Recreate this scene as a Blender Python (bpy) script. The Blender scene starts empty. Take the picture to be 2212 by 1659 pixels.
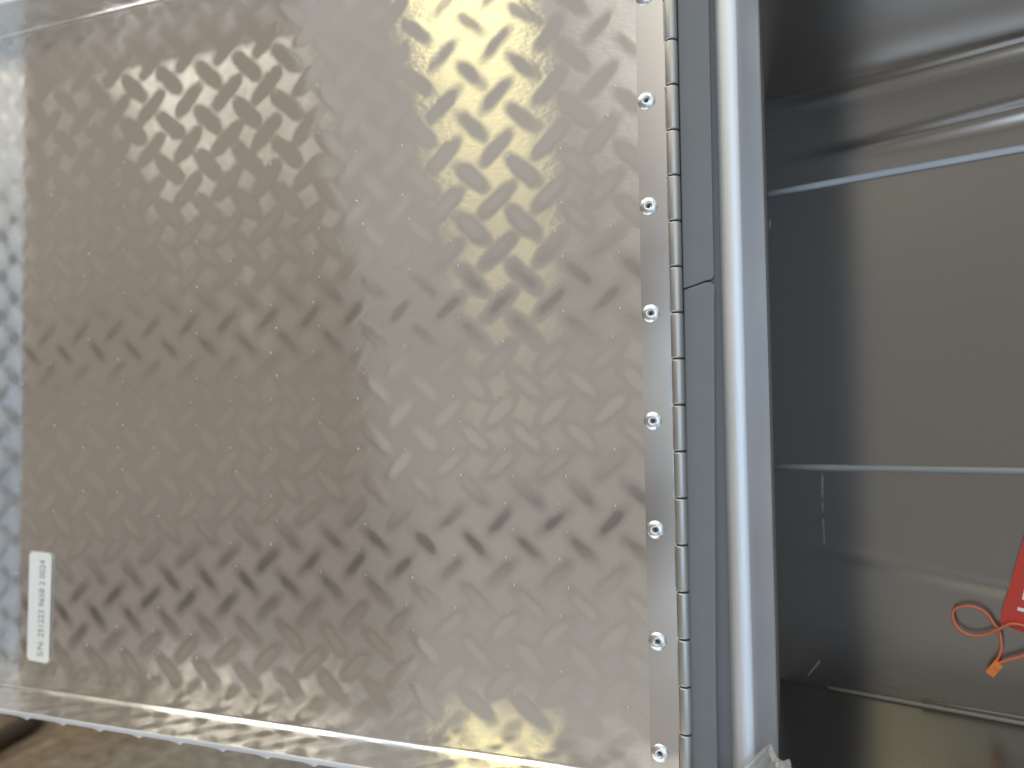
import bpy, bmesh, math, random
import numpy as np
from mathutils import Vector, Matrix

random.seed(7)
rng = np.random.default_rng(7)
sc = bpy.context.scene
COL = sc.collection

# ------------------------------------------------------------------ camera
cam_d = bpy.data.cameras.new("camera")
cam_d.sensor_width = 36.0
cam_d.lens = 36.0 * 1660.0 / 2212.0
cam_d.clip_start = 0.01
cam_d.clip_end = 100.0
cam_d.dof.use_dof = True
cam_d.dof.focus_distance = 0.385
cam_d.dof.aperture_fstop = 5.0
cam = bpy.data.objects.new("camera", cam_d)
COL.objects.link(cam)
CAM = Vector((0.151616, -0.405366, -0.015656))
m = Matrix(((0.942749, 0.025334, 0.332540),
            (0.333206, -0.029438, -0.942394),
            (-0.014085, 0.999246, -0.036194)))
cam.matrix_world = Matrix.Translation(CAM) @ m.to_4x4()
sc.camera = cam

# ------------------------------------------------------------------ world, lamps and added fill panels
w = bpy.data.worlds.new("World")
sc.world = w
w.use_nodes = True
bg = w.node_tree.nodes["Background"]
bg.inputs[0].default_value = (1.0, 0.88, 0.75, 1)
bg.inputs[1].default_value = 0.04

sc.view_settings.view_transform = 'Standard'
sc.view_settings.look = 'None'
sc.view_settings.exposure = 0.13
sc.view_settings.gamma = 1.0
sc.cycles.use_denoising = True
sc.cycles.max_bounces = 8

REF = Vector((-0.13, 0.0, 0.03))


def dirv(az, el):
    a, e = math.radians(az), math.radians(el)
    return Vector((-math.sin(a) * math.cos(e), -math.cos(a) * math.cos(e), math.sin(e)))


def lamp(name, az, el, wd, hd, roll, col, rad, dist=8.0):
    """rectangular lamp seen from the door: az degrees to the left, el up, angular size, roll"""
    r = dirv(az, el)
    u = Vector((math.cos(math.radians(az)), -math.sin(math.radians(az)), 0))
    v = r.cross(u)
    if v.z < 0:
        u, v = -u, -v
        u = -u if r.cross(u).dot(v) < 0 else u
    v = r.cross(u)
    c, s = math.cos(math.radians(roll)), math.sin(math.radians(roll))
    u2, v2 = u * c + v * s, v * c - u * s
    ld = bpy.data.lights.new(name, 'AREA')
    ld.shape = 'RECTANGLE'
    ld.size = 2 * dist * math.tan(math.radians(wd / 2))
    ld.size_y = 2 * dist * math.tan(math.radians(hd / 2))
    ld.color = col
    ld.energy = rad * math.pi * ld.size * ld.size_y
    o = bpy.data.objects.new(name, ld)
    COL.objects.link(o)
    M = Matrix((u2, v2, r)).transposed().to_4x4()
    o.matrix_world = Matrix.Translation(REF + r * dist) @ M
    return o


WARM = (1.0, 0.88, 0.75)
COOL = (0.86, 0.95, 0.98)
lamp("upper_warm_fill", 38, 32.7, 90, 50, 9, WARM, 0.26)  # added warm panel for lit surroundings; lower edge leaves a dark band
lamp("middle_warm_fill", 38, -2.6, 90, 15.8, 7, WARM, 0.23)  # added warm panel between the two dark bands
lamp("lower_warm_fill", 38, -39.0, 90, 50, 6, WARM, 0.24)  # added warm panel under the second dark band
lamp("upper_grey_fill", 15, 29.4, 36, 36, 9, COOL, 0.12)  # added cool panel, lightens the plate's right side above the first band
lamp("middle_grey_fill", 13, 0.5, 33, 15.8, 7, COOL, 0.12)  # added cool panel for the right side, between the bands
lamp("lower_grey_fill", 10, -33.3, 30, 42, 6, COOL, 0.12)  # added cool panel for the right side, under the bands
lamp("floor_bounce_fill", 18, -42, 44, 20, 0, (0.80, 0.90, 1.0), 0.10)  # added panel in place of daylight bounced off an unseen floor
lamp("top_flange_fill", 58, -30, 34, 10, 0, (0.86, 0.93, 1.0), 0.20)  # added panel, lightens what the top flange reflects
lamp("top_fold_fill", 76, -43, 22, 7, -70, (0.95, 0.97, 1.0), 7.0)  # added strip that gives the top fold its bright line
lamp("bottom_fold_fill", 63, 50, 26, 7, 55, (1.0, 0.95, 0.80), 1.2)  # added strip that gives the bottom fold its bright line
lamp("low_blue_fill", 24, -65, 50, 16, 0, (0.72, 0.85, 1.0), 3.2)  # added blue panel from below, for streaks on the back panel
lamp("corner_fill", -55, -36, 40, 28, 0, (0.84, 0.92, 1.0), 0.8)  # added panel brightening the door's top left corner
lamp("yellow_lamp", 27.6, 46, 7.4, 27, 22, (1.0, 0.88, 0.40), 3.0)
lamp("white_lamp", 53.5, 41.5, 12.5, 4, 40, (1.0, 0.94, 0.80), 15.0)
lamp("side_white_lamp", 67.5, 31, 15, 4, 40, (1.0, 0.94, 0.80), 2.5)
lamp("daylight_lamp", -21, -1, 46, 38, 0, (0.56, 0.77, 1.0), 1.8)
lamp("side_flange_fill", -63, 5, 28, 50, 0, (0.90, 0.94, 1.0), 0.28)  # added dim fill, reflected by the side flange
lamp("ceiling_lamp", -30, 40, 66, 44, 0, (1.0, 0.95, 0.86), 0.75)
lamp("overhead_fill", 28, 70, 60, 28, 0, (0.80, 0.90, 1.0), 2.2)  # added sky-tinted fill from above, for bluish highlights inside the box


# ------------------------------------------------------------------ helpers
def link(name, me, mat=None, parent=None, **props):
    o = bpy.data.objects.new(name, me)
    COL.objects.link(o)
    if mat and me is not None and not me.materials:
        me.materials.append(mat)
    if parent is not None:
        o.parent = parent
    for k, v_ in props.items():
        o[k] = v_
    return o


def thing(name, label, cat, loc=(0, 0, 0), group=None):
    o = bpy.data.objects.new(name, None)
    o.empty_display_size = 0.03
    o.location = loc
    COL.objects.link(o)
    o["label"] = label
    o["category"] = cat
    if group:
        o["group"] = group
    return o


def part(name, me, mat, parent, label=None):
    o = link(name, me, mat, parent)
    par = parent
    off = Vector((0, 0, 0))
    while par is not None:
        off += par.location
        par = par.parent
    o.location = -off          # meshes carry world coordinates
    if label:
        o["label"] = label
    return o


def grid_mesh(name, P, smooth=True, attr=None):
    """P: (n, m, 3) array of points -> quad grid"""
    n, mm = P.shape[:2]
    me = bpy.data.meshes.new(name)
    idx = np.arange(n * mm).reshape(n, mm)
    q = np.stack([idx[:-1, :-1], idx[1:, :-1], idx[1:, 1:], idx[:-1, 1:]], -1).reshape(-1, 4)
    me.vertices.add(n * mm)
    me.vertices.foreach_set("co", P.reshape(-1).astype(np.float32))
    me.loops.add(q.size)
    me.loops.foreach_set("vertex_index", q.reshape(-1).astype(np.int32))
    me.polygons.add(len(q))
    me.polygons.foreach_set("loop_start", np.arange(0, q.size, 4, dtype=np.int32))
    me.polygons.foreach_set("use_smooth", np.full(len(q), smooth))
    if attr is not None:
        a = me.attributes.new("tread", 'FLOAT', 'POINT')
        a.data.foreach_set("value", attr.reshape(-1).astype(np.float32))
    me.update()
    me.validate()
    return me


def bm_mesh(name, bm, smooth=False):
    me = bpy.data.meshes.new(name)
    bmesh.ops.recalc_face_normals(bm, faces=bm.faces)
    bm.to_mesh(me)
    bm.free()
    if smooth:
        me.polygons.foreach_set("use_smooth", np.full(len(me.polygons), True))
    return me


def prism(name, pts, axis_vec, bevel=0.0, seg=2, smooth=False):
    """closed outline pts (3-D) extruded along axis_vec, edges bevelled"""
    bm = bmesh.new()
    vs = [bm.verts.new(p) for p in pts]
    f = bm.faces.new(vs)
    r = bmesh.ops.extrude_face_region(bm, geom=[f])
    bmesh.ops.translate(bm, vec=Vector(axis_vec), verts=[e for e in r["geom"] if isinstance(e, bmesh.types.BMVert)])
    if bevel:
        bmesh.ops.bevel(bm, geom=bm.edges[:], offset=bevel, segments=seg, affect='EDGES', profile=0.6)
    return bm_mesh(name, bm, smooth)


def tube(name, pts, rad, sides=10, caps=True):
    pts = [Vector(p) for p in pts]
    bm = bmesh.new()
    rings = []
    up = Vector((0.1, 0.2, 1)).normalized()
    for i, p in enumerate(pts):
        t = (pts[min(i + 1, len(pts) - 1)] - pts[max(i - 1, 0)]).normalized()
        a = t.cross(up)
        if a.length < 1e-4:
            a = t.cross(Vector((1, 0, 0)))
        a.normalize()
        b = t.cross(a)
        rr = rad[i] if hasattr(rad, "__len__") else rad
        rings.append([bm.verts.new(p + (a * math.cos(2 * math.pi * k / sides) + b * math.sin(2 * math.pi * k / sides)) * rr)
                      for k in range(sides)])
    for r0, r1 in zip(rings[:-1], rings[1:]):
        for k in range(sides):
            bm.faces.new((r0[k], r0[(k + 1) % sides], r1[(k + 1) % sides], r1[k]))
    if caps:
        bm.faces.new(rings[0][::-1])
        bm.faces.new(rings[-1])
    return bm_mesh(name, bm, True)


def catmull(pts, n=6):
    P = [Vector(p) for p in pts]
    out = []
    for i in range(len(P) - 1):
        p0, p1, p2, p3 = P[max(i - 1, 0)], P[i], P[i + 1], P[min(i + 2, len(P) - 1)]
        for k in range(n):
            t = k / n
            out.append(0.5 * ((2 * p1) + (p2 - p0) * t + (2 * p0 - 5 * p1 + 4 * p2 - p3) * t * t + (3 * p1 - p0 - 3 * p2 + p3) * t ** 3))
    out.append(P[-1])
    return out


def lathe(name, prof, centre, sides=40):
    """prof: (r, h) with h towards the viewer (-y)"""
    bm = bmesh.new()
    rings = []
    for r, h in prof:
        if r < 1e-7:
            rings.append([bm.verts.new((centre[0], centre[1] - h, centre[2]))])
        else:
            rings.append([bm.verts.new((centre[0] + r * math.cos(2 * math.pi * k / sides), centre[1] - h,
                                        centre[2] + r * math.sin(2 * math.pi * k / sides))) for k in range(sides)])
    for a, b in zip(rings[:-1], rings[1:]):
        for k in range(sides):
            k2 = (k + 1) % sides
            if len(a) == 1:
                bm.faces.new((a[0], b[k], b[k2]))
            else:
                bm.faces.new((a[k], a[k2], b[k2], b[k]))
    return bm_mesh(name, bm, True)


# ------------------------------------------------------------------ materials
def new_mat(name):
    mt = bpy.data.materials.new(name)
    mt.use_nodes = True
    nt = mt.node_tree
    return mt, nt, nt.nodes["Principled BSDF"]


def N(nt, typ, **kw):
    n = nt.nodes.new(typ)
    for k, v_ in kw.items():
        setattr(n, k, v_)
    return n


def metal(name, base, rough, rough_var=0.04, aniso=0.0, tangent=(0, 0, 1), grain=(1, 1, 1), grain_scale=400,
          bump=0.02, tread=None, spec_noise=0.0):
    mt, nt, b = new_mat(name)
    b.inputs["Metallic"].default_value = 1.0
    b.inputs["Anisotropic"].default_value = aniso
    if aniso:
        t = N(nt, "ShaderNodeCombineXYZ")
        for i in range(3):
            t.inputs[i].default_value = tangent[i]
        nt.links.new(t.outputs[0], b.inputs["Tangent"])
    tc = N(nt, "ShaderNodeTexCoord")
    mp = N(nt, "ShaderNodeMapping")
    mp.inputs["Scale"].default_value = grain
    nt.links.new(tc.outputs["Object"], mp.inputs["Vector"])
    no = N(nt, "ShaderNodeTexNoise")
    no.inputs["Scale"].default_value = grain_scale
    no.inputs["Detail"].default_value = 4
    nt.links.new(mp.outputs[0], no.inputs["Vector"])
    big = N(nt, "ShaderNodeTexNoise")
    big.inputs["Scale"].default_value = 14
    big.inputs["Detail"].default_value = 5
    nt.links.new(tc.outputs["Object"], big.inputs["Vector"])
    cr = N(nt, "ShaderNodeMix", data_type='RGBA')
    cr.inputs[6].default_value = tuple(c * 0.93 for c in base) + (1,)
    cr.inputs[7].default_value = tuple(min(1, c * 1.05) for c in base) + (1,)
    nt.links.new(big.outputs["Fac"], cr.inputs[0])
    nt.links.new(cr.outputs[2], b.inputs["Base Color"])
    mr = N(nt, "ShaderNodeMapRange")
    mr.inputs["From Min"].default_value = 0.3
    mr.inputs["From Max"].default_value = 0.7
    mr.inputs["To Min"].default_value = rough - rough_var
    mr.inputs["To Max"].default_value = rough + rough_var
    nt.links.new(big.outputs["Fac"], mr.inputs["Value"])
    out = mr.outputs[0]
    if tread is not None:
        at = N(nt, "ShaderNodeAttribute", attribute_name="tread")
        mx = N(nt, "ShaderNodeMix", data_type='FLOAT')
        nt.links.new(at.outputs["Fac"], mx.inputs[0])
        nt.links.new(out, mx.inputs[2])
        mx.inputs[3].default_value = tread
        out = mx.outputs[0]
    nt.links.new(out, b.inputs["Roughness"])
    bp = N(nt, "ShaderNodeBump")
    bp.inputs["Strength"].default_value = bump
    bp.inputs["Distance"].default_value = 0.001
    nt.links.new(no.outputs["Fac"], bp.inputs["Height"])
    nt.links.new(bp.outputs[0], b.inputs["Normal"])
    return mt


def plain(name, col, rough, var=0.06, scale=60, bump=0.05, **kw):
    mt, nt, b = new_mat(name)
    tc = N(nt, "ShaderNodeTexCoord")
    no = N(nt, "ShaderNodeTexNoise")
    no.inputs["Scale"].default_value = scale
    no.inputs["Detail"].default_value = 6
    nt.links.new(tc.outputs["Object"], no.inputs["Vector"])
    cr = N(nt, "ShaderNodeMix", data_type='RGBA')
    cr.inputs[6].default_value = tuple(c * (1 - var) for c in col) + (1,)
    cr.inputs[7].default_value = tuple(min(1, c * (1 + var)) for c in col) + (1,)
    nt.links.new(no.outputs["Fac"], cr.inputs[0])
    nt.links.new(cr.outputs[2], b.inputs["Base Color"])
    b.inputs["Roughness"].default_value = rough
    bp = N(nt, "ShaderNodeBump")
    bp.inputs["Strength"].default_value = bump
    bp.inputs["Distance"].default_value = 0.0005
    nt.links.new(no.outputs["Fac"], bp.inputs["Height"])
    nt.links.new(bp.outputs[0], b.inputs["Normal"])
    for k, v_ in kw.items():
        b.inputs[k].default_value = v_
    return mt




def tread_metal(name, base, r_flat, r_bar, aniso, mottle, brushed=False):
    """rolled aluminium: scatters along z, hardly along x; the pressed bars are smoother"""
    mt, nt, b = new_mat(name)
    outn = [n for n in nt.nodes if n.type == 'OUTPUT_MATERIAL'][0]
    nt.nodes.remove(b)
    g = N(nt, "ShaderNodeBsdfAnisotropic", distribution='BECKMANN')
    g.inputs["Anisotropy"].default_value = aniso
    t = N(nt, "ShaderNodeCombineXYZ")
    t.inputs[0].default_value = 1.0
    nt.links.new(t.outputs[0], g.inputs["Tangent"])
    tc = N(nt, "ShaderNodeTexCoord")
    big = N(nt, "ShaderNodeTexNoise")
    big.inputs["Scale"].default_value = 16
    big.inputs["Detail"].default_value = 6
    nt.links.new(tc.outputs["Object"], big.inputs["Vector"])
    cr = N(nt, "ShaderNodeMix", data_type='RGBA')
    cr.inputs[6].default_value = tuple(c * 0.93 for c in base) + (1,)
    cr.inputs[7].default_value = tuple(min(1, c * 1.05) for c in base) + (1,)
    nt.links.new(big.outputs["Fac"], cr.inputs[0])
    nt.links.new(cr.outputs[2], g.inputs["Color"])
    r_var = 0.08
    if brushed:                                   # long fine brush lines instead of cloudy mottling
        bm_ = N(nt, "ShaderNodeMapping")
        bm_.inputs["Scale"].default_value = (0.03, 0.03, 1)
        nt.links.new(tc.outputs["Object"], bm_.inputs["Vector"])
        nt.links.new(bm_.outputs[0], big.inputs["Vector"])
        big.inputs["Scale"].default_value = 700
        big.inputs["Detail"].default_value = 3
        r_var = 0.025
        cr.inputs[6].default_value = tuple(c * 0.985 for c in base) + (1,)
        cr.inputs[7].default_value = tuple(min(1, c * 1.01) for c in base) + (1,)
    at = N(nt, "ShaderNodeAttribute", attribute_name="tread")
    mr = N(nt, "ShaderNodeMapRange")
    mr.inputs["From Min"].default_value = 0.3
    mr.inputs["From Max"].default_value = 0.7
    mr.inputs["To Min"].default_value = r_flat * (1 - r_var)
    mr.inputs["To Max"].default_value = r_flat * (1 + r_var)
    mr.clamp = False
    nt.links.new(big.outputs["Fac"], mr.inputs["Value"])
    mx = N(nt, "ShaderNodeMix", data_type='FLOAT')
    nt.links.new(at.outputs["Fac"], mx.inputs[0])
    nt.links.new(mr.outputs[0], mx.inputs[2])
    mx.inputs[3].default_value = r_bar
    nt.links.new(mx.outputs[0], g.inputs["Roughness"])
    mm = N(nt, "ShaderNodeMapping")
    mm.inputs["Scale"].default_value = (0.45, 1, 1)
    nt.links.new(tc.outputs["Object"], mm.inputs["Vector"])
    mot = N(nt, "ShaderNodeTexNoise")
    mot.inputs["Scale"].default_value = 480
    mot.inputs["Detail"].default_value = 3
    nt.links.new(mm.outputs[0], mot.inputs["Vector"])
    inv = N(nt, "ShaderNodeMath", operation='MULTIPLY_ADD')
    nt.links.new(at.outputs["Fac"], inv.inputs[0])
    inv.inputs[1].default_value = -mottle
    inv.inputs[2].default_value = mottle
    b2 = N(nt, "ShaderNodeBump")
    b2.inputs["Distance"].default_value = 0.001
    nt.links.new(inv.outputs[0], b2.inputs["Strength"])
    nt.links.new(mot.outputs["Fac"], b2.inputs["Height"])
    if mottle > 0:
        nt.links.new(b2.outputs[0], g.inputs["Normal"])
    nt.links.new(g.outputs[0], outn.inputs["Surface"])
    return mt


M_PLATE = tread_metal("tread_aluminium", (0.86, 0.85, 0.83), 0.232, 0.092, 0.73, 0.055)
M_EDGE = metal("cut_edge_aluminium", (0.86, 0.87, 0.90), 0.62, grain=(0.2, 1, 1), grain_scale=1500, bump=0.15)
M_LEAF = tread_metal("hinge_steel", (0.74, 0.73, 0.715), 0.21, 0.21, 0.0, 0.0)
M_KNUCK = metal("knuckle_steel", (0.50, 0.49, 0.46), 0.44, 0.04, grain=(1, 1, 0.3), grain_scale=900, bump=0.05)
M_RIVET = metal("rivet_aluminium", (0.76, 0.77, 0.78), 0.28, 0.03, grain_scale=700, bump=0.05)
M_RIM = metal("rim_aluminium", (0.77, 0.79, 0.82), 0.56, 0.02, grain=(1, 1, 0.06), grain_scale=1100, bump=0.12)
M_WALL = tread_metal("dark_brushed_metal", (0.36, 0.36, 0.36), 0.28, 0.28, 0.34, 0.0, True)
M_ROOF = tread_metal("lightened_roof_metal", (0.62, 0.60, 0.58), 0.30, 0.30, 0.4, 0.0, True)  # wall metal with its base lightened in place of missing light
M_BEAD = plain("daylit_grey", (0.50, 0.53, 0.58), 0.35)  # blue daylight sheen put into the bead's base colour
M_BEAD_GREY = plain("shaded_bead_grey", (0.30, 0.315, 0.31), 0.35)  # duller copy for the bead that catches less daylight
M_BEAD_DIM = plain("dull_sealant", (0.20, 0.185, 0.15), 0.35)
M_SEAL = plain("grey_rubber", (0.165, 0.172, 0.178), 0.40, 0.08, 90, 0.08)
M_SIDE = plain("grey_side_panel", (0.20, 0.168, 0.14), 0.5)
M_INNER = plain("grey_inner_panel", (0.20, 0.195, 0.195), 0.33)
M_STRIP = plain("grey_painted_strip", (0.15, 0.155, 0.165), 0.45)
M_DARK = plain("gap_shade_dark", (0.05, 0.05, 0.05), 0.6)  # near-black standing in for shade in knuckle gaps and rivet holes
M_STICK = plain("white_vinyl", (0.84, 0.82, 0.77), 0.38, 0.015, 40, 0.02)
M_INK = plain("grey_ink", (0.24, 0.24, 0.24), 0.6)
M_RED = plain("red_card", (0.52, 0.045, 0.026), 0.5, 0.05, 50, 0.03)
M_PRINT = plain("white_print", (0.75, 0.72, 0.68), 0.6)
M_CORD = plain("orange_cord", (0.62, 0.15, 0.07), 0.45, 0.06, 300, 0.1)
M_LOCK = plain("orange_plastic", (0.72, 0.22, 0.045), 0.4, 0.05, 200, 0.05)

# ------------------------------------------------------------------ the tread plate door
PX, PZ = 0.0312, 0.0301
BX, BZ = 0.0167, 0.0298
ZB, ZT = -0.2072, 0.2688
XL, XR = -0.409, 0.0985
FD = 0.0325          # flange depth
RB = 0.0022          # bend radius

_k = rng.normal(size=(14, 2)) * np.array([45, 55])
_ph = rng.uniform(0, 6.28, 14)
_am = rng.uniform(0.4, 1.0, 14)


_kn = rng.normal(size=(18, 2)) * np.array([420, 300])
_pn = rng.uniform(0, 6.28, 18)


def EDGE_NOISE(u, v):
    o = np.zeros_like(u)
    for (a, b), p in zip(_kn, _pn):
        o += np.sin(a * u + b * v + p)
    return 0.020 * o


def tread(u, v):
    """ghost of the tread bars on the plate's inner face: (height, mask)"""
    h = np.zeros_like(u)
    msk = np.zeros_like(u)
    for ox, oz, ang in ((0, 0, -1), (0.5, 0.5, 1)):
        i = (u - BX) / PX - ox
        j = (v - BZ) / PZ - oz
        du = (i - np.round(i)) * PX
        dv = (j - np.round(j)) * PZ
        # every bar a little different
        hs = np.sin(np.round(i) * 12.9898 + np.round(j) * 78.233 + ox * 7) * 43758.5453
        hs = hs - np.floor(hs)
        a = math.radians(43) * ang + (hs - 0.5) * 0.10
        ca, sa = np.cos(a), np.sin(a)
        l = du * ca + dv * sa
        q = -du * sa + dv * ca
        s = np.sqrt(np.abs(l / 0.0152) ** 2.5 + (q / 0.0054) ** 2) + EDGE_NOISE(u, v)
        t = np.clip((1.15 - s) / 0.75, 0, 1)
        t = t * t * (3 - 2 * t)
        h = np.maximum(h, t * (0.85 + 0.3 * hs))
        msk = np.maximum(msk, np.clip((1.27 - s) / 0.92, 0, 1))
    return h, msk


def wobble(u, v):
    o = np.zeros_like(u)
    for (a, b), p, am in zip(_k, _ph, _am):
        o += am * np.sin(a * u + b * v + p)
    return o


AMP = 0.000032


def plate_height(u, v):
    h, msk = tread(u, v)
    return AMP * h + 0.00002 * wobble(u, v), msk


door = thing("tread_plate_door", "open silver diamond tread plate door with folded edges, filling the left of the picture",
             "door", (XR, 0, ZB))

us = np.arange(XL + RB, XR + 1e-6, 0.00095)
vs = np.arange(ZB + RB, ZT - RB + 1e-6, 0.00095)
U, Vv = np.meshgrid(us, vs, indexing='ij')
H, MSK = plate_height(U, Vv)
P = np.stack([U, -H, Vv], -1)
part("door_panel", grid_mesh("door_panel", P, attr=MSK), M_PLATE, door)


def flange(name, side):
    """bend plus flange, a strip unrolled along the edge"""
    arc = RB * math.pi / 2
    ts = np.concatenate([np.linspace(0, arc, 9), np.arange(arc + 0.001, FD - RB + arc, 0.001), [FD - RB + arc]])
    if side in ("t", "b"):
        es = np.arange(XL, XR + 1e-6, 0.001)
    else:
        es = np.arange(ZB, ZT + 1e-6, 0.001)
    E_, T_ = np.meshgrid(es, ts, indexing='ij')
    ang = np.clip(T_ / RB, 0, math.pi / 2)
    out = RB * np.sin(ang)                       # in the plate's plane, outwards
    fwd = RB * (1 - np.cos(ang)) + np.maximum(T_ - arc, 0)
    if side == "b":
        u, v = E_, ZB + RB - T_
    elif side == "t":
        u, v = E_, ZT - RB + T_
    else:
        u, v = XL + RB - T_, E_
    h, msk = plate_height(u, v)
    fade = np.clip(np.abs(T_ - arc * 0.5) / 0.006, 0, 1)
    h = h * fade
    nout, nfwd = -np.sin(ang) * h, np.cos(ang) * h
    O, F_ = out + nout, fwd + nfwd
    if side == "b":
        P = np.stack([E_, -F_, ZB + RB - O], -1)
    elif side == "t":
        P = np.stack([E_, -F_, ZT - RB + O], -1)
    else:
        P = np.stack([XL + RB - O, -F_, E_], -1)
    return part(name, grid_mesh(name, P, attr=msk), M_PLATE, door)


flange("bottom_flange", "b")
flange("top_flange", "t")
flange("side_flange", "l")


def lip(name, side):
    """the sheet's cut edge, with the outer tread bars standing proud of it"""
    if side in ("t", "b"):
        es = np.arange(XL, XR + 1e-6, 0.0006)
    else:
        es = np.arange(ZB, ZT + 1e-6, 0.0006)
    pit = PX if side != "l" else PZ
    ph = ((es - BX - (0.0125 if side == "b" else 0.004)) / pit) % 1.0
    bump = np.where(ph < 0.86, np.clip((ph - 0.56) / 0.30, 0, 1) ** 2, np.clip((0.95 - ph) / 0.09, 0, 1))
    th = 0.0030 + 0.0016 * bump
    cols = []
    rb = 0.0003
    for o_, f_ in ((0.0, 0.0), (rb, rb), (None, rb), (1.0, -0.0), (1.0, -0.02), (1.0, -FD + 0.001)):
        if o_ is None:
            oo = th - rb
        elif o_ == 1.0:
            oo = th
        else:
            oo = np.full_like(es, o_)
        ff = FD + f_
        if side == "b":
            cols.append(np.stack([es, np.full_like(es, -ff), ZB - oo], -1))
        elif side == "t":
            cols.append(np.stack([es, np.full_like(es, -ff), ZT + oo], -1))
        else:
            cols.append(np.stack([XL - oo, np.full_like(es, -ff), es], -1))
    return part(name, grid_mesh(name, np.stack(cols, 1)), M_EDGE, door)


lip("bottom_lip", "b")
lip("top_lip", "t")
lip("side_lip", "l")
# outer skin behind the inner face, so the door has thickness
part("outer_skin", prism("outer_skin", [(XL - 0.002, 0.0032, ZB - 0.002), (XR, 0.0032, ZB - 0.002), (XR, 0.0032, ZT + 0.002), (XL - 0.002, 0.0032, ZT + 0.002)],
                         (0, 0.001, 0)), M_EDGE, door)

# tiny burrs left by the rolls, at the same place in every cell of the tread
bm = bmesh.new()
for i in range(-13, 3):
    for j in range(-6, 7):
        for ox, oz in ((-0.42, -0.20), (-0.28, -0.69)):
            if random.random() < 0.35:
                continue
            x = BX + (i + ox) * PX + random.uniform(-2, 2) * 1e-4
            z = BZ + (j + oz) * PZ + random.uniform(-2, 2) * 1e-4
            if not (XL + 0.02 < x < 0.078 and ZB + 0.02 < z < ZT - 0.02):
                continue
            r_ = random.uniform(0.25, 0.45) * 1e-3
            mt_ = Matrix.Translation((x, -0.00003, z)) @ Matrix.Diagonal((r_, r_ * 0.7, r_ * 1.9, 1))
            bmesh.ops.create_icosphere(bm, subdivisions=1, radius=1.0, matrix=mt_)
sp_ = part("roll_burrs", bm_mesh("roll_burrs", bm, True), M_RIVET, door)
sp_["kind"] = "stuff"

# serial sticker on the plate
st = [(-0.3566, -0.1098), (-0.3584, -0.1863), (-0.3376, -0.1872), (-0.3354, -0.1105)]
bm = bmesh.new()
vsx = [bm.verts.new((x, -0.0011, z)) for x, z in st]
f = bm.faces.new(vsx)
bmesh.ops.bevel(bm, geom=bm.verts[:], offset=0.0016, segments=4, affect='VERTICES')
r = bmesh.ops.extrude_face_region(bm, geom=bm.faces[:])
bmesh.ops.translate(bm, vec=(0, 0.0002, 0), verts=[e for e in r["geom"] if isinstance(e, bmesh.types.BMVert)])
sticker = part("serial_sticker", bm_mesh("serial_sticker", bm), M_STICK, door, "white serial number sticker reading upwards, near the lower left")


def text_mesh(name, body, size, mat4, spacing=1.0, ext=0.00004):
    cu = bpy.data.curves.new(name, 'FONT')
    cu.body = body
    cu.size = size
    cu.extrude = ext
    cu.space_character = spacing
    cu.align_x = 'LEFT'
    cu.align_y = 'BOTTOM_BASELINE'
    cu.resolution_u = 4
    tmp = bpy.data.objects.new(name, cu)
    COL.objects.link(tmp)
    dg = bpy.context.evaluated_depsgraph_get()
    me = bpy.data.meshes.new_from_object(tmp.evaluated_get(dg))
    bpy.data.objects.remove(tmp)
    me.transform(mat4)
    me.materials.clear()
    return me


tdir = Vector((0.00215, 0, 0.0765)).normalized()       # reading direction, upwards
tper = Vector((-tdir.z, 0, tdir.x))                    # top of the letters, to the left
tm = Matrix((tdir, tper, Vector((0, -1, 0)))).transposed().to_4x4()
me = text_mesh("serial_lettering", "S/N: 251223 9658 2 0024", 0.0076, Matrix.Identity(4))
xs = [v_.co.x for v_ in me.vertices]
sx = 0.0672 / (max(xs) - min(xs))
me.transform(Matrix.Scale(sx, 4, (1, 0, 0)))
me.transform(Matrix.Translation((-0.3432, -0.00118, -0.1830)) @ tm)
lt = link("serial_lettering", me, M_INK, sticker)

# ------------------------------------------------------------------ piano hinge
hinge = thing("piano_hinge", "long steel piano hinge with a row of rivets between the door and the grey seal", "hinge", (0.0915, 0, -0.25))
KP, K0 = 0.02388, 0.1061            # knuckle pitch and one joint
HX, HY, HR = 0.1006, -0.0024, 0.0033
zs = [K0 + KP * k for k in range(-15, 9)]
ZLO, ZHI = -0.232, 0.262
# leaf outline with a notch beside every second knuckle
pts = [(0.0822, ZLO)]
right = []
for k in range(-15, 9):
    a, b_ = K0 + KP * k, K0 + KP * (k + 1)
    a, b_ = max(a, ZLO), min(b_, ZHI)
    if b_ <= a:
        continue
    if k % 2 == 0:
        right += [(0.0990, a + 0.0002), (0.0990, b_ - 0.0002)]
    else:
        right += [(0.0967, a - 0.0002), (0.0967, b_ + 0.0002)]
pts = [(0.0822, ZLO)] + right + [(0.0822, ZHI)]
part("hinge_leaf", prism("hinge_leaf", [(x, -0.0007, z) for x, z in pts], (0, -0.0012, 0)), M_LEAF, hinge)
part("hinge_pin", tube("hinge_pin", [(HX, HY, ZLO), (HX, HY, ZHI)], 0.0024, 16), M_DARK, hinge)
ksides = 40
prof = [(0.0, HR - 0.0006), (0.0004, HR - 0.0001), (0.001, HR)]
km = None
L = KP - 0.00075
bm = bmesh.new()
rings = []
zz = [(0.0, HR * 0.80), (0.0001, HR - 0.0005), (0.0004, HR - 0.00012), (0.0009, HR)]
zz = zz + [(L - a, r_) for a, r_ in zz[::-1]]
for z_, r_ in zz:
    rings.append([bm.verts.new((HX + r_ * math.cos(2 * math.pi * k / ksides), HY + r_ * math.sin(2 * math.pi * k / ksides), z_)) for k in range(ksides)])
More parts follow.
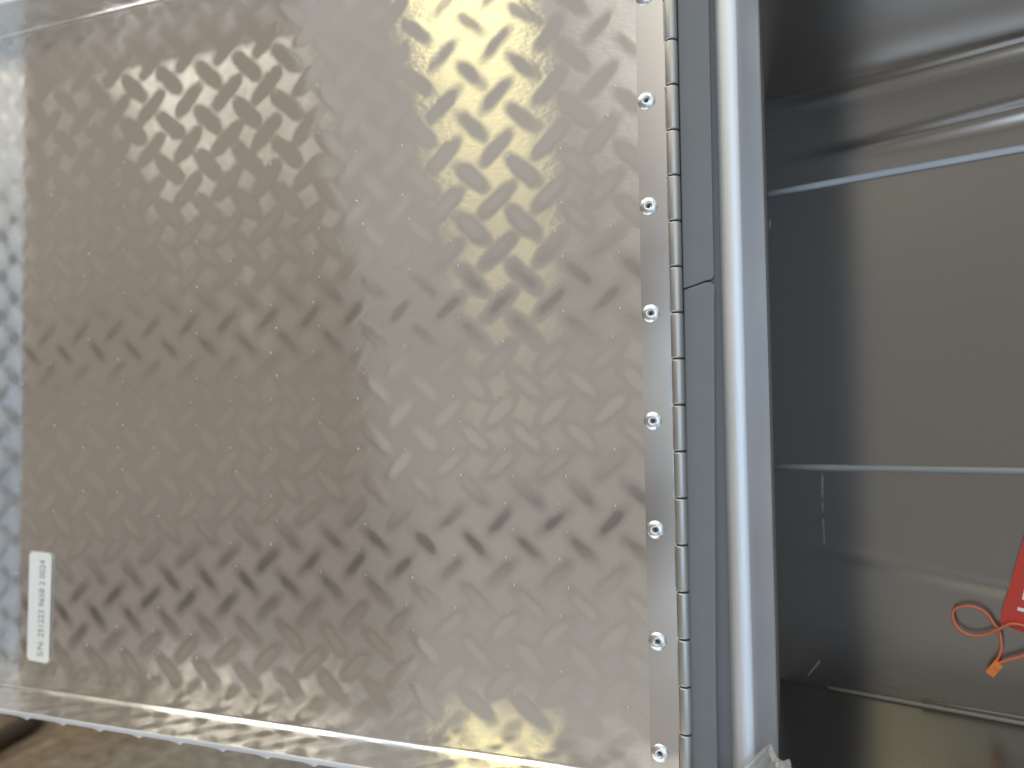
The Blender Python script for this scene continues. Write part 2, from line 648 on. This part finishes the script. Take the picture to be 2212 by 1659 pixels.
for a, b_ in zip(rings[:-1], rings[1:]):
    for k in range(ksides):
        bm.faces.new((a[k], a[(k + 1) % ksides], b_[(k + 1) % ksides], b_[k]))
km = bm_mesh("knuckle", bm, True)
for k in range(-14, 7):
    o = part("knuckle", km, M_KNUCK, hinge)
    o.location.z += K0 + KP * k + 0.00037
    o.location.x += random.uniform(-0.00012, 0.00012)
rprof = [(0.0, -0.0004), (0.0013, -0.0004), (0.0014, 0.0010), (0.0017, 0.0013), (0.0023, 0.0014), (0.0030, 0.0012), (0.0038, 0.0008),
         (0.0044, 0.0004), (0.0047, 0.0001), (0.0048, -0.0003)]
core_m = lathe("rivet_core", [(0.0, 0.0005), (0.0006, 0.0004), (0.0011, 0.0001), (0.0013, -0.0003)], (0.0871, -0.0019, 0.0), 20)
rm = lathe("rivet", rprof, (0.0871, -0.0019, 0.0))
for z_ in (0.2046, 0.1483, 0.0919, 0.0350, -0.0214, -0.0779, -0.1353, -0.1922):
    o = part("rivet", rm, M_RIVET, hinge)
    o.location.z += z_
    o2 = link("rivet_core", core_m, M_DARK, o)

# ------------------------------------------------------------------ toolbox on the right
box = thing("toolbox", "dark metal toolbox interior with a rounded bright rim, on the right", "toolbox", (0.14, 0.05, -0.25))
BLO, BHI = -0.26, 0.31


def extrude_profile(name, prof, z0, z1, nz=2):
    zs_ = np.linspace(z0, z1, nz)
    prof = np.array(prof)
    P = np.zeros((len(prof), nz, 3))
    P[:, :, 0] = prof[:, 0:1]
    P[:, :, 1] = prof[:, 1:2]
    P[:, :, 2] = zs_[None, :]
    return grid_mesh(name, P)


part("front_strip", prism("front_strip", [(0.0985, 0.0030, BLO), (0.1262, 0.0030, BLO), (0.1262, 0.0030, BHI), (0.0985, 0.0030, BHI)], (0, 0.0015, 0)), M_STRIP, box)
# rounded opening rim
prf = [(0.1228, 0.0060), (0.1229, 0.0020)]
cx_, cy_, rr_ = 0.1298, 0.0022, 0.0069
for k in range(0, 25):
    a = math.radians(180 + 128 * k / 24)          # from the left round the front to the right
    prf.append((cx_ + rr_ * math.cos(a), cy_ + rr_ * math.sin(a)))
ex_, ey_ = prf[-1]
prf += [(0.1360, 0.0006), (0.1438, 0.0098), (0.1444, 0.0104), (0.1446, 0.0125)]
part("opening_rim", extrude_profile("opening_rim", prf, -0.2030, 0.2170, 3), M_RIM, box)

# grey rubber seal in two lengths
up = [(0.1040, 0.0470), (0.1100, 0.0486), (0.1150, 0.0503), (0.1182, 0.0508), (0.1196, 0.0530), (0.1207, BHI), (0.1045, BHI)]
part("seal_strip", prism("seal_strip", [(x, 0.0029, z) for x, z in up], (0, -0.0042, 0), bevel=0.0006, seg=3), M_SEAL, box, "upper length of grey rubber seal")
lo = [(0.1018, BLO), (0.1158, BLO), (0.1160, -0.1592), (0.1196, 0.0410), (0.1202, 0.0472), (0.1180, 0.0496), (0.1150, 0.0496), (0.1100, 0.0481), (0.1040, 0.0464)]
part("seal_strip", prism("seal_strip", [(x, 0.0029, z) for x, z in lo], (0, -0.0048, 0), bevel=0.0013, seg=3), M_SEAL, box, "lower length of grey rubber seal, set a little to the right")

# inside of the box: back wall with ridges shaped to imitate reflected streaks, a side panel, floor and roof panels
WD = Vector((0.962462, -0.271416, 0))
WN = Vector((-0.271416, -0.962462, 0))        # towards the viewer
W0 = Vector((0.1445, 0.130, 0.0))


def wp(s, t, off=0.0):
    q = W0 + WD * s + WN * off
    return (q.x, q.y, t)


def wall_off(t, s):
    def streak_ridge(t0, wd, hgt):  # made-up swelling, stands in for rim and roof-edge reflections
        return hgt * np.exp(-((t - t0) / wd) ** 2)
    g = np.clip((s + 0.004) / 0.11, 0, 1.6) ** 1.2
    return g * (streak_ridge(0.1420 + 0.045 * s, 0.0050, 0.0032) + streak_ridge(0.1825 + 0.030 * (s - 0.04), 0.0038, 0.0022)) + g * streak_ridge(-0.1133 - 0.14 * (s - 0.087), 0.0044, 0.0009)


ss = np.linspace(-0.002, 0.36, 50)
tt_ = np.arange(-0.1935, 0.1925, 0.0011)
S_, T_ = np.meshgrid(ss, tt_, indexing='ij')
off = wall_off(T_, S_)
Pw = np.stack([W0.x + WD.x * S_ + WN.x * off, W0.y + WD.y * S_ + WN.y * off, T_], -1)
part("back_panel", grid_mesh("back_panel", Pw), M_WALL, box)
part("side_panel", prism("side_panel", [(0.1436, 0.0127, BLO), (0.1444, 0.0127, BLO), (0.1444, 0.138, BLO), (0.1436, 0.138, BLO)], (0, 0, BHI - BLO)), M_SIDE, box)
e_ = W0 + WD * 0.36
f0, f1 = Vector((0.1446, 0.0125, 0)), Vector((0.1446, 0.0045, 0)) + WD * 0.36
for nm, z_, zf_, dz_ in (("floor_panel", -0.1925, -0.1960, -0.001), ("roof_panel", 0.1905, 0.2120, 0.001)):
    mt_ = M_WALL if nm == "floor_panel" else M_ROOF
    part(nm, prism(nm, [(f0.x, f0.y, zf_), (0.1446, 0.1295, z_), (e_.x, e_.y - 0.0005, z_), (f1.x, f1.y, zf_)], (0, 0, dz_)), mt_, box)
for z_ in (0.2170, -0.2030):
    part("opening_rim", tube("opening_rim", [Vector((0.1330, 0.0046, z_)) + WD * k for k in np.linspace(0.0, 0.37, 8)], 0.0068, 24), M_RIM, box)


def bead(s0, s1, t0, t1, r_, mat=None):
    pts_ = [wp(s0 + (s1 - s0) * k, t0 + (t1 - t0) * k, r_ * 0.5) for k in np.linspace(0, 1, 12)]
    rad = [r_ * 0.9] + [r_] * 11
    return part("wall_bead", tube("wall_bead", pts_, rad, 14), mat or M_BEAD, box)


bead(0.0012, 0.36, 0.1265, 0.1292, 0.0020)
bead(0.0005, 0.36, -0.0541, -0.0500, 0.0020, M_BEAD_GREY)
bead(0.0304, 0.36, -0.1916, -0.1912, 0.0013, M_BEAD_DIM)
bead(0.0823, 0.36, -0.1888, -0.1868, 0.0006, M_BEAD_DIM)

# scratches in the wall's finish: bright slivers
for s_, t_, ds, dt, w_ in ((0.0303, -0.0585, -0.0005, -0.0150, 0.00028), (0.0300, -0.0758, -0.0002, -0.0060, 0.00018), (0.0300, -0.0860, 0.0004, -0.0160, 0.00012),
                           (0.0254, -0.1760, -0.0075, -0.0105, 0.00036), (0.0017, 0.1093, -0.0002, -0.0060, 0.00036)):
    part("scratch", prism("scratch", [wp(s_, t_, 0.0002), wp(s_ + w_, t_, 0.0002), wp(s_ + ds + w_ * 0.6, t_ + dt, 0.0002), wp(s_ + ds, t_ + dt, 0.0002)],
                          -WN * 0.0003), M_BEAD, box)

# ------------------------------------------------------------------ red tag with its cord and seal
tag = thing("warning_tag", "red card tag on an orange cord with a small orange seal, against the dark wall", "tag", wp(0.12, -0.16, 0.006))
OFF = 0.006
card = [(0.1230, -0.1360), (0.1265, -0.1379), (0.1345, -0.1405), (0.1730, -0.1520), (0.1890, -0.0980), (0.1500, -0.0380)]
bm = bmesh.new()
f = bm.faces.new([bm.verts.new(wp(s, z, OFF)) for s, z in card])
bmesh.ops.bevel(bm, geom=bm.verts[:], offset=0.0014, segments=3, affect='VERTICES')
r = bmesh.ops.extrude_face_region(bm, geom=bm.faces[:])
bmesh.ops.translate(bm, vec=-WN * 0.0006, verts=[e for e in r["geom"] if isinstance(e, bmesh.types.BMVert)])
cardo = part("tag_card", bm_mesh("tag_card", bm), M_RED, tag)
bm = bmesh.new()
for quad in ([(0.1320, -0.1266), (0.1318, -0.1285), (0.1420, -0.1302), (0.1422, -0.1283)],
             [(0.1356, -0.1155), (0.1341, -0.1221), (0.1357, -0.1229), (0.1374, -0.1175)]):
    bm.faces.new([bm.verts.new(wp(s, z, OFF + 0.00015)) for s, z in quad])
part("tag_lettering", bm_mesh("tag_lettering", bm), M_PRINT, cardo)

cord = [(0.1420, -0.1390), (0.1346, -0.1361), (0.13, -0.1356), (0.1265, -0.137), (0.1219, -0.1406), (0.1172, -0.1437), (0.111, -0.1456), (0.1058, -0.1446),
        (0.1019, -0.1412), (0.1005, -0.136), (0.1017, -0.1322), (0.1052, -0.1304), (0.1099, -0.1295), (0.1145, -0.1307), (0.118, -0.1335),
        (0.1202, -0.1373), (0.1226, -0.1405), (0.1235, -0.1445), (0.1236, -0.1498), (0.1227, -0.154), (0.1211, -0.1578)]
offs = np.interp(np.arange(len(cord)), [0, 2, 5, 10, 16, 20], [0.0077, 0.0080, 0.0065, 0.005, 0.0052, 0.006])
part("cord", tube("cord", catmull([wp(s, z, o) for (s, z), o in zip(cord, offs)]), 0.00078, 10), M_CORD, tag)
cord2 = [(0.1216, -0.1592), (0.1269, -0.1562), (0.1309, -0.1544), (0.1341, -0.1524), (0.1410, -0.1470), (0.1460, -0.1390)]
part("cord", tube("cord", catmull([wp(s, z, 0.006) for s, z in cord2]), 0.00084, 10), M_CORD, tag)
lk = [(0.1206, -0.157), (0.124, -0.1603), (0.1195, -0.1669), (0.1156, -0.1644)]
part("cord_seal", prism("cord_seal", [wp(s, z, 0.0078) for s, z in lk], -WN * 0.003, bevel=0.0004, seg=2), M_LOCK, tag)
part("seal_clip", prism("seal_clip", [wp(s, z, 0.0083) for s, z in ((0.1208, -0.1602), (0.1223, -0.1609), (0.1220, -0.1623), (0.1206, -0.1619))], -WN * 0.001, bevel=0.0002), M_LOCK, tag)

# ------------------------------------------------------------------ torn clear wrap at the bottom
mt, nt, b = new_mat("clear_film")
b.inputs["Base Color"].default_value = (0.9, 0.88, 0.84, 1)
b.inputs["Roughness"].default_value = 0.18
b.inputs["Transmission Weight"].default_value = 0.75
b.inputs["IOR"].default_value = 1.25
M_FILM = mt
gn = 26
tt = np.linspace(0, 1, gn)
left = np.array([(-0.030, -0.212), (-0.0150, -0.1950), (-0.0080, -0.1872), (-0.0038, -0.1824), (0.0002, -0.1790)])
righ = np.array([(0.030, -0.212), (0.0112, -0.1887), (0.0098, -0.1832), (0.0060, -0.1858), (0.0030, -0.1846), (0.0014, -0.1815), (0.0004, -0.1789)])


def along(poly, t):
    d = np.r_[0, np.cumsum(np.linalg.norm(np.diff(poly, axis=0), axis=1))]
    d /= d[-1]
    return np.stack([np.interp(t, d, poly[:, 0]), np.interp(t, d, poly[:, 1])], -1)


A, B = along(left, tt), along(righ, tt)
Pf = np.zeros((gn, gn, 3))
for i in range(gn):
    for j in range(gn):
        q = A[i] * (1 - tt[j]) + B[i] * tt[j]
        wdt = np.linalg.norm(B[i] - A[i])
        fold = 0.012 + wdt * (0.30 * math.sin(7 * tt[j] + 3 * tt[i]) + 0.14 * abs(math.sin(16 * tt[j] - 5 * tt[i])))
        p_ = Vector((0.1445, 0.006, 0)) + WD * q[0] + WN * fold
        Pf[i, j] = (p_.x, p_.y, q[1])
wrap = link("plastic_wrap", grid_mesh("plastic_wrap", Pf), M_FILM, None,
            label="crumpled peak of clear plastic wrap sticking up at the bottom beside the rim", category="plastic wrap")
sm = wrap.modifiers.new("thick", 'SOLIDIFY')
sm.thickness = 0.0003

# ------------------------------------------------------------------ floor and back wall, seen only past the door's corners
mt, nt, b = new_mat("stained_boards")
tc = N(nt, "ShaderNodeTexCoord")
mp = N(nt, "ShaderNodeMapping")
mp.inputs["Scale"].default_value = (18, 3.0, 1)
mp.inputs["Rotation"].default_value = (0, 0, math.radians(25))
nt.links.new(tc.outputs["Object"], mp.inputs["Vector"])
n1 = N(nt, "ShaderNodeTexNoise")
n1.inputs["Scale"].default_value = 3.0
n1.inputs["Detail"].default_value = 8
nt.links.new(mp.outputs[0], n1.inputs["Vector"])
n2 = N(nt, "ShaderNodeTexNoise")
n2.inputs["Scale"].default_value = 6
n2.inputs["Detail"].default_value = 6
nt.links.new(tc.outputs["Object"], n2.inputs["Vector"])
r1 = N(nt, "ShaderNodeValToRGB")
r1.color_ramp.elements[0].position = 0.3
r1.color_ramp.elements[0].color = (0.23, 0.155, 0.09, 1)
r1.color_ramp.elements[1].position = 0.7
r1.color_ramp.elements[1].color = (0.42, 0.32, 0.21, 1)
nt.links.new(n1.outputs["Fac"], r1.inputs[0])
mx = N(nt, "ShaderNodeMix", data_type='RGBA')
mx.inputs[7].default_value = (0.44, 0.42, 0.37, 1)
sx_ = N(nt, "ShaderNodeSeparateXYZ")
nt.links.new(tc.outputs["Object"], sx_.inputs[0])
sm_ = N(nt, "ShaderNodeMapRange")
sm_.inputs["From Min"].default_value = -0.72
sm_.inputs["From Max"].default_value = -0.45
sm_.inputs["To Max"].default_value = 1.6
nt.links.new(sx_.outputs["X"], sm_.inputs["Value"])
ml_ = N(nt, "ShaderNodeMath", operation='MULTIPLY', use_clamp=True)
nt.links.new(n2.outputs["Fac"], ml_.inputs[0])
nt.links.new(sm_.outputs[0], ml_.inputs[1])
nt.links.new(ml_.outputs[0], mx.inputs[0])
nt.links.new(r1.outputs[0], mx.inputs[6])
nt.links.new(mx.outputs[2], b.inputs["Base Color"])
n3 = N(nt, "ShaderNodeTexNoise")
n3.inputs["Scale"].default_value = 55
n3.inputs["Detail"].default_value = 8
n3.inputs["Roughness"].default_value = 0.7
nt.links.new(tc.outputs["Object"], n3.inputs["Vector"])
r3 = N(nt, "ShaderNodeMapRange")
r3.inputs["From Min"].default_value = 0.35
r3.inputs["From Max"].default_value = 0.7
r3.inputs["To Min"].default_value = 0.55
r3.inputs["To Max"].default_value = 1.15
nt.links.new(n3.outputs["Fac"], r3.inputs["Value"])
m3 = N(nt, "ShaderNodeMix", data_type='RGBA', blend_type='MULTIPLY')
m3.inputs[0].default_value = 1.0
nt.links.new(mx.outputs[2], m3.inputs[6])
nt.links.new(r3.outputs[0], m3.inputs[7])
nt.links.new(m3.outputs[2], b.inputs["Base Color"])
b.inputs["Roughness"].default_value = 0.8
M_FLOOR = mt
ZF = -0.42
bm = bmesh.new()
bm.faces.new([bm.verts.new(p) for p in ((-6, -0.12, ZF), (6, -0.12, ZF), (6, 6, ZF), (-6, 6, ZF))])
link("floor", bm_mesh("floor", bm), M_FLOOR, None, kind="structure")
M_BACK = plain("tan_wall", (0.42, 0.33, 0.22), 0.8, 0.15, 8, 0.1)
bm = bmesh.new()
link("wall", prism("wall", [(-6, 1.6, ZF), (6, 1.6, ZF), (6, 1.6, 2.2), (-6, 1.6, 2.2)], (0, 0.1, 0)), M_BACK, None, kind="structure")

M_STRAP = plain("dark_rubber", (0.085, 0.068, 0.055), 0.6)
sp = [(-0.74, 0.16, ZF + 0.012), (-0.757, 0.25, ZF + 0.012), (-0.768, 0.29, ZF + 0.012), (-0.776, 0.325, ZF + 0.012), (-0.793, 0.350, ZF + 0.012), (-0.835, 0.375, ZF + 0.012), (-0.87, 0.375, ZF + 0.012)]
link("hooked_bar", tube("hooked_bar", catmull(sp), 0.012, 12), M_STRAP, None,
     label="dark hooked bar lying on the floor below the door's lower left corner", category="bar")
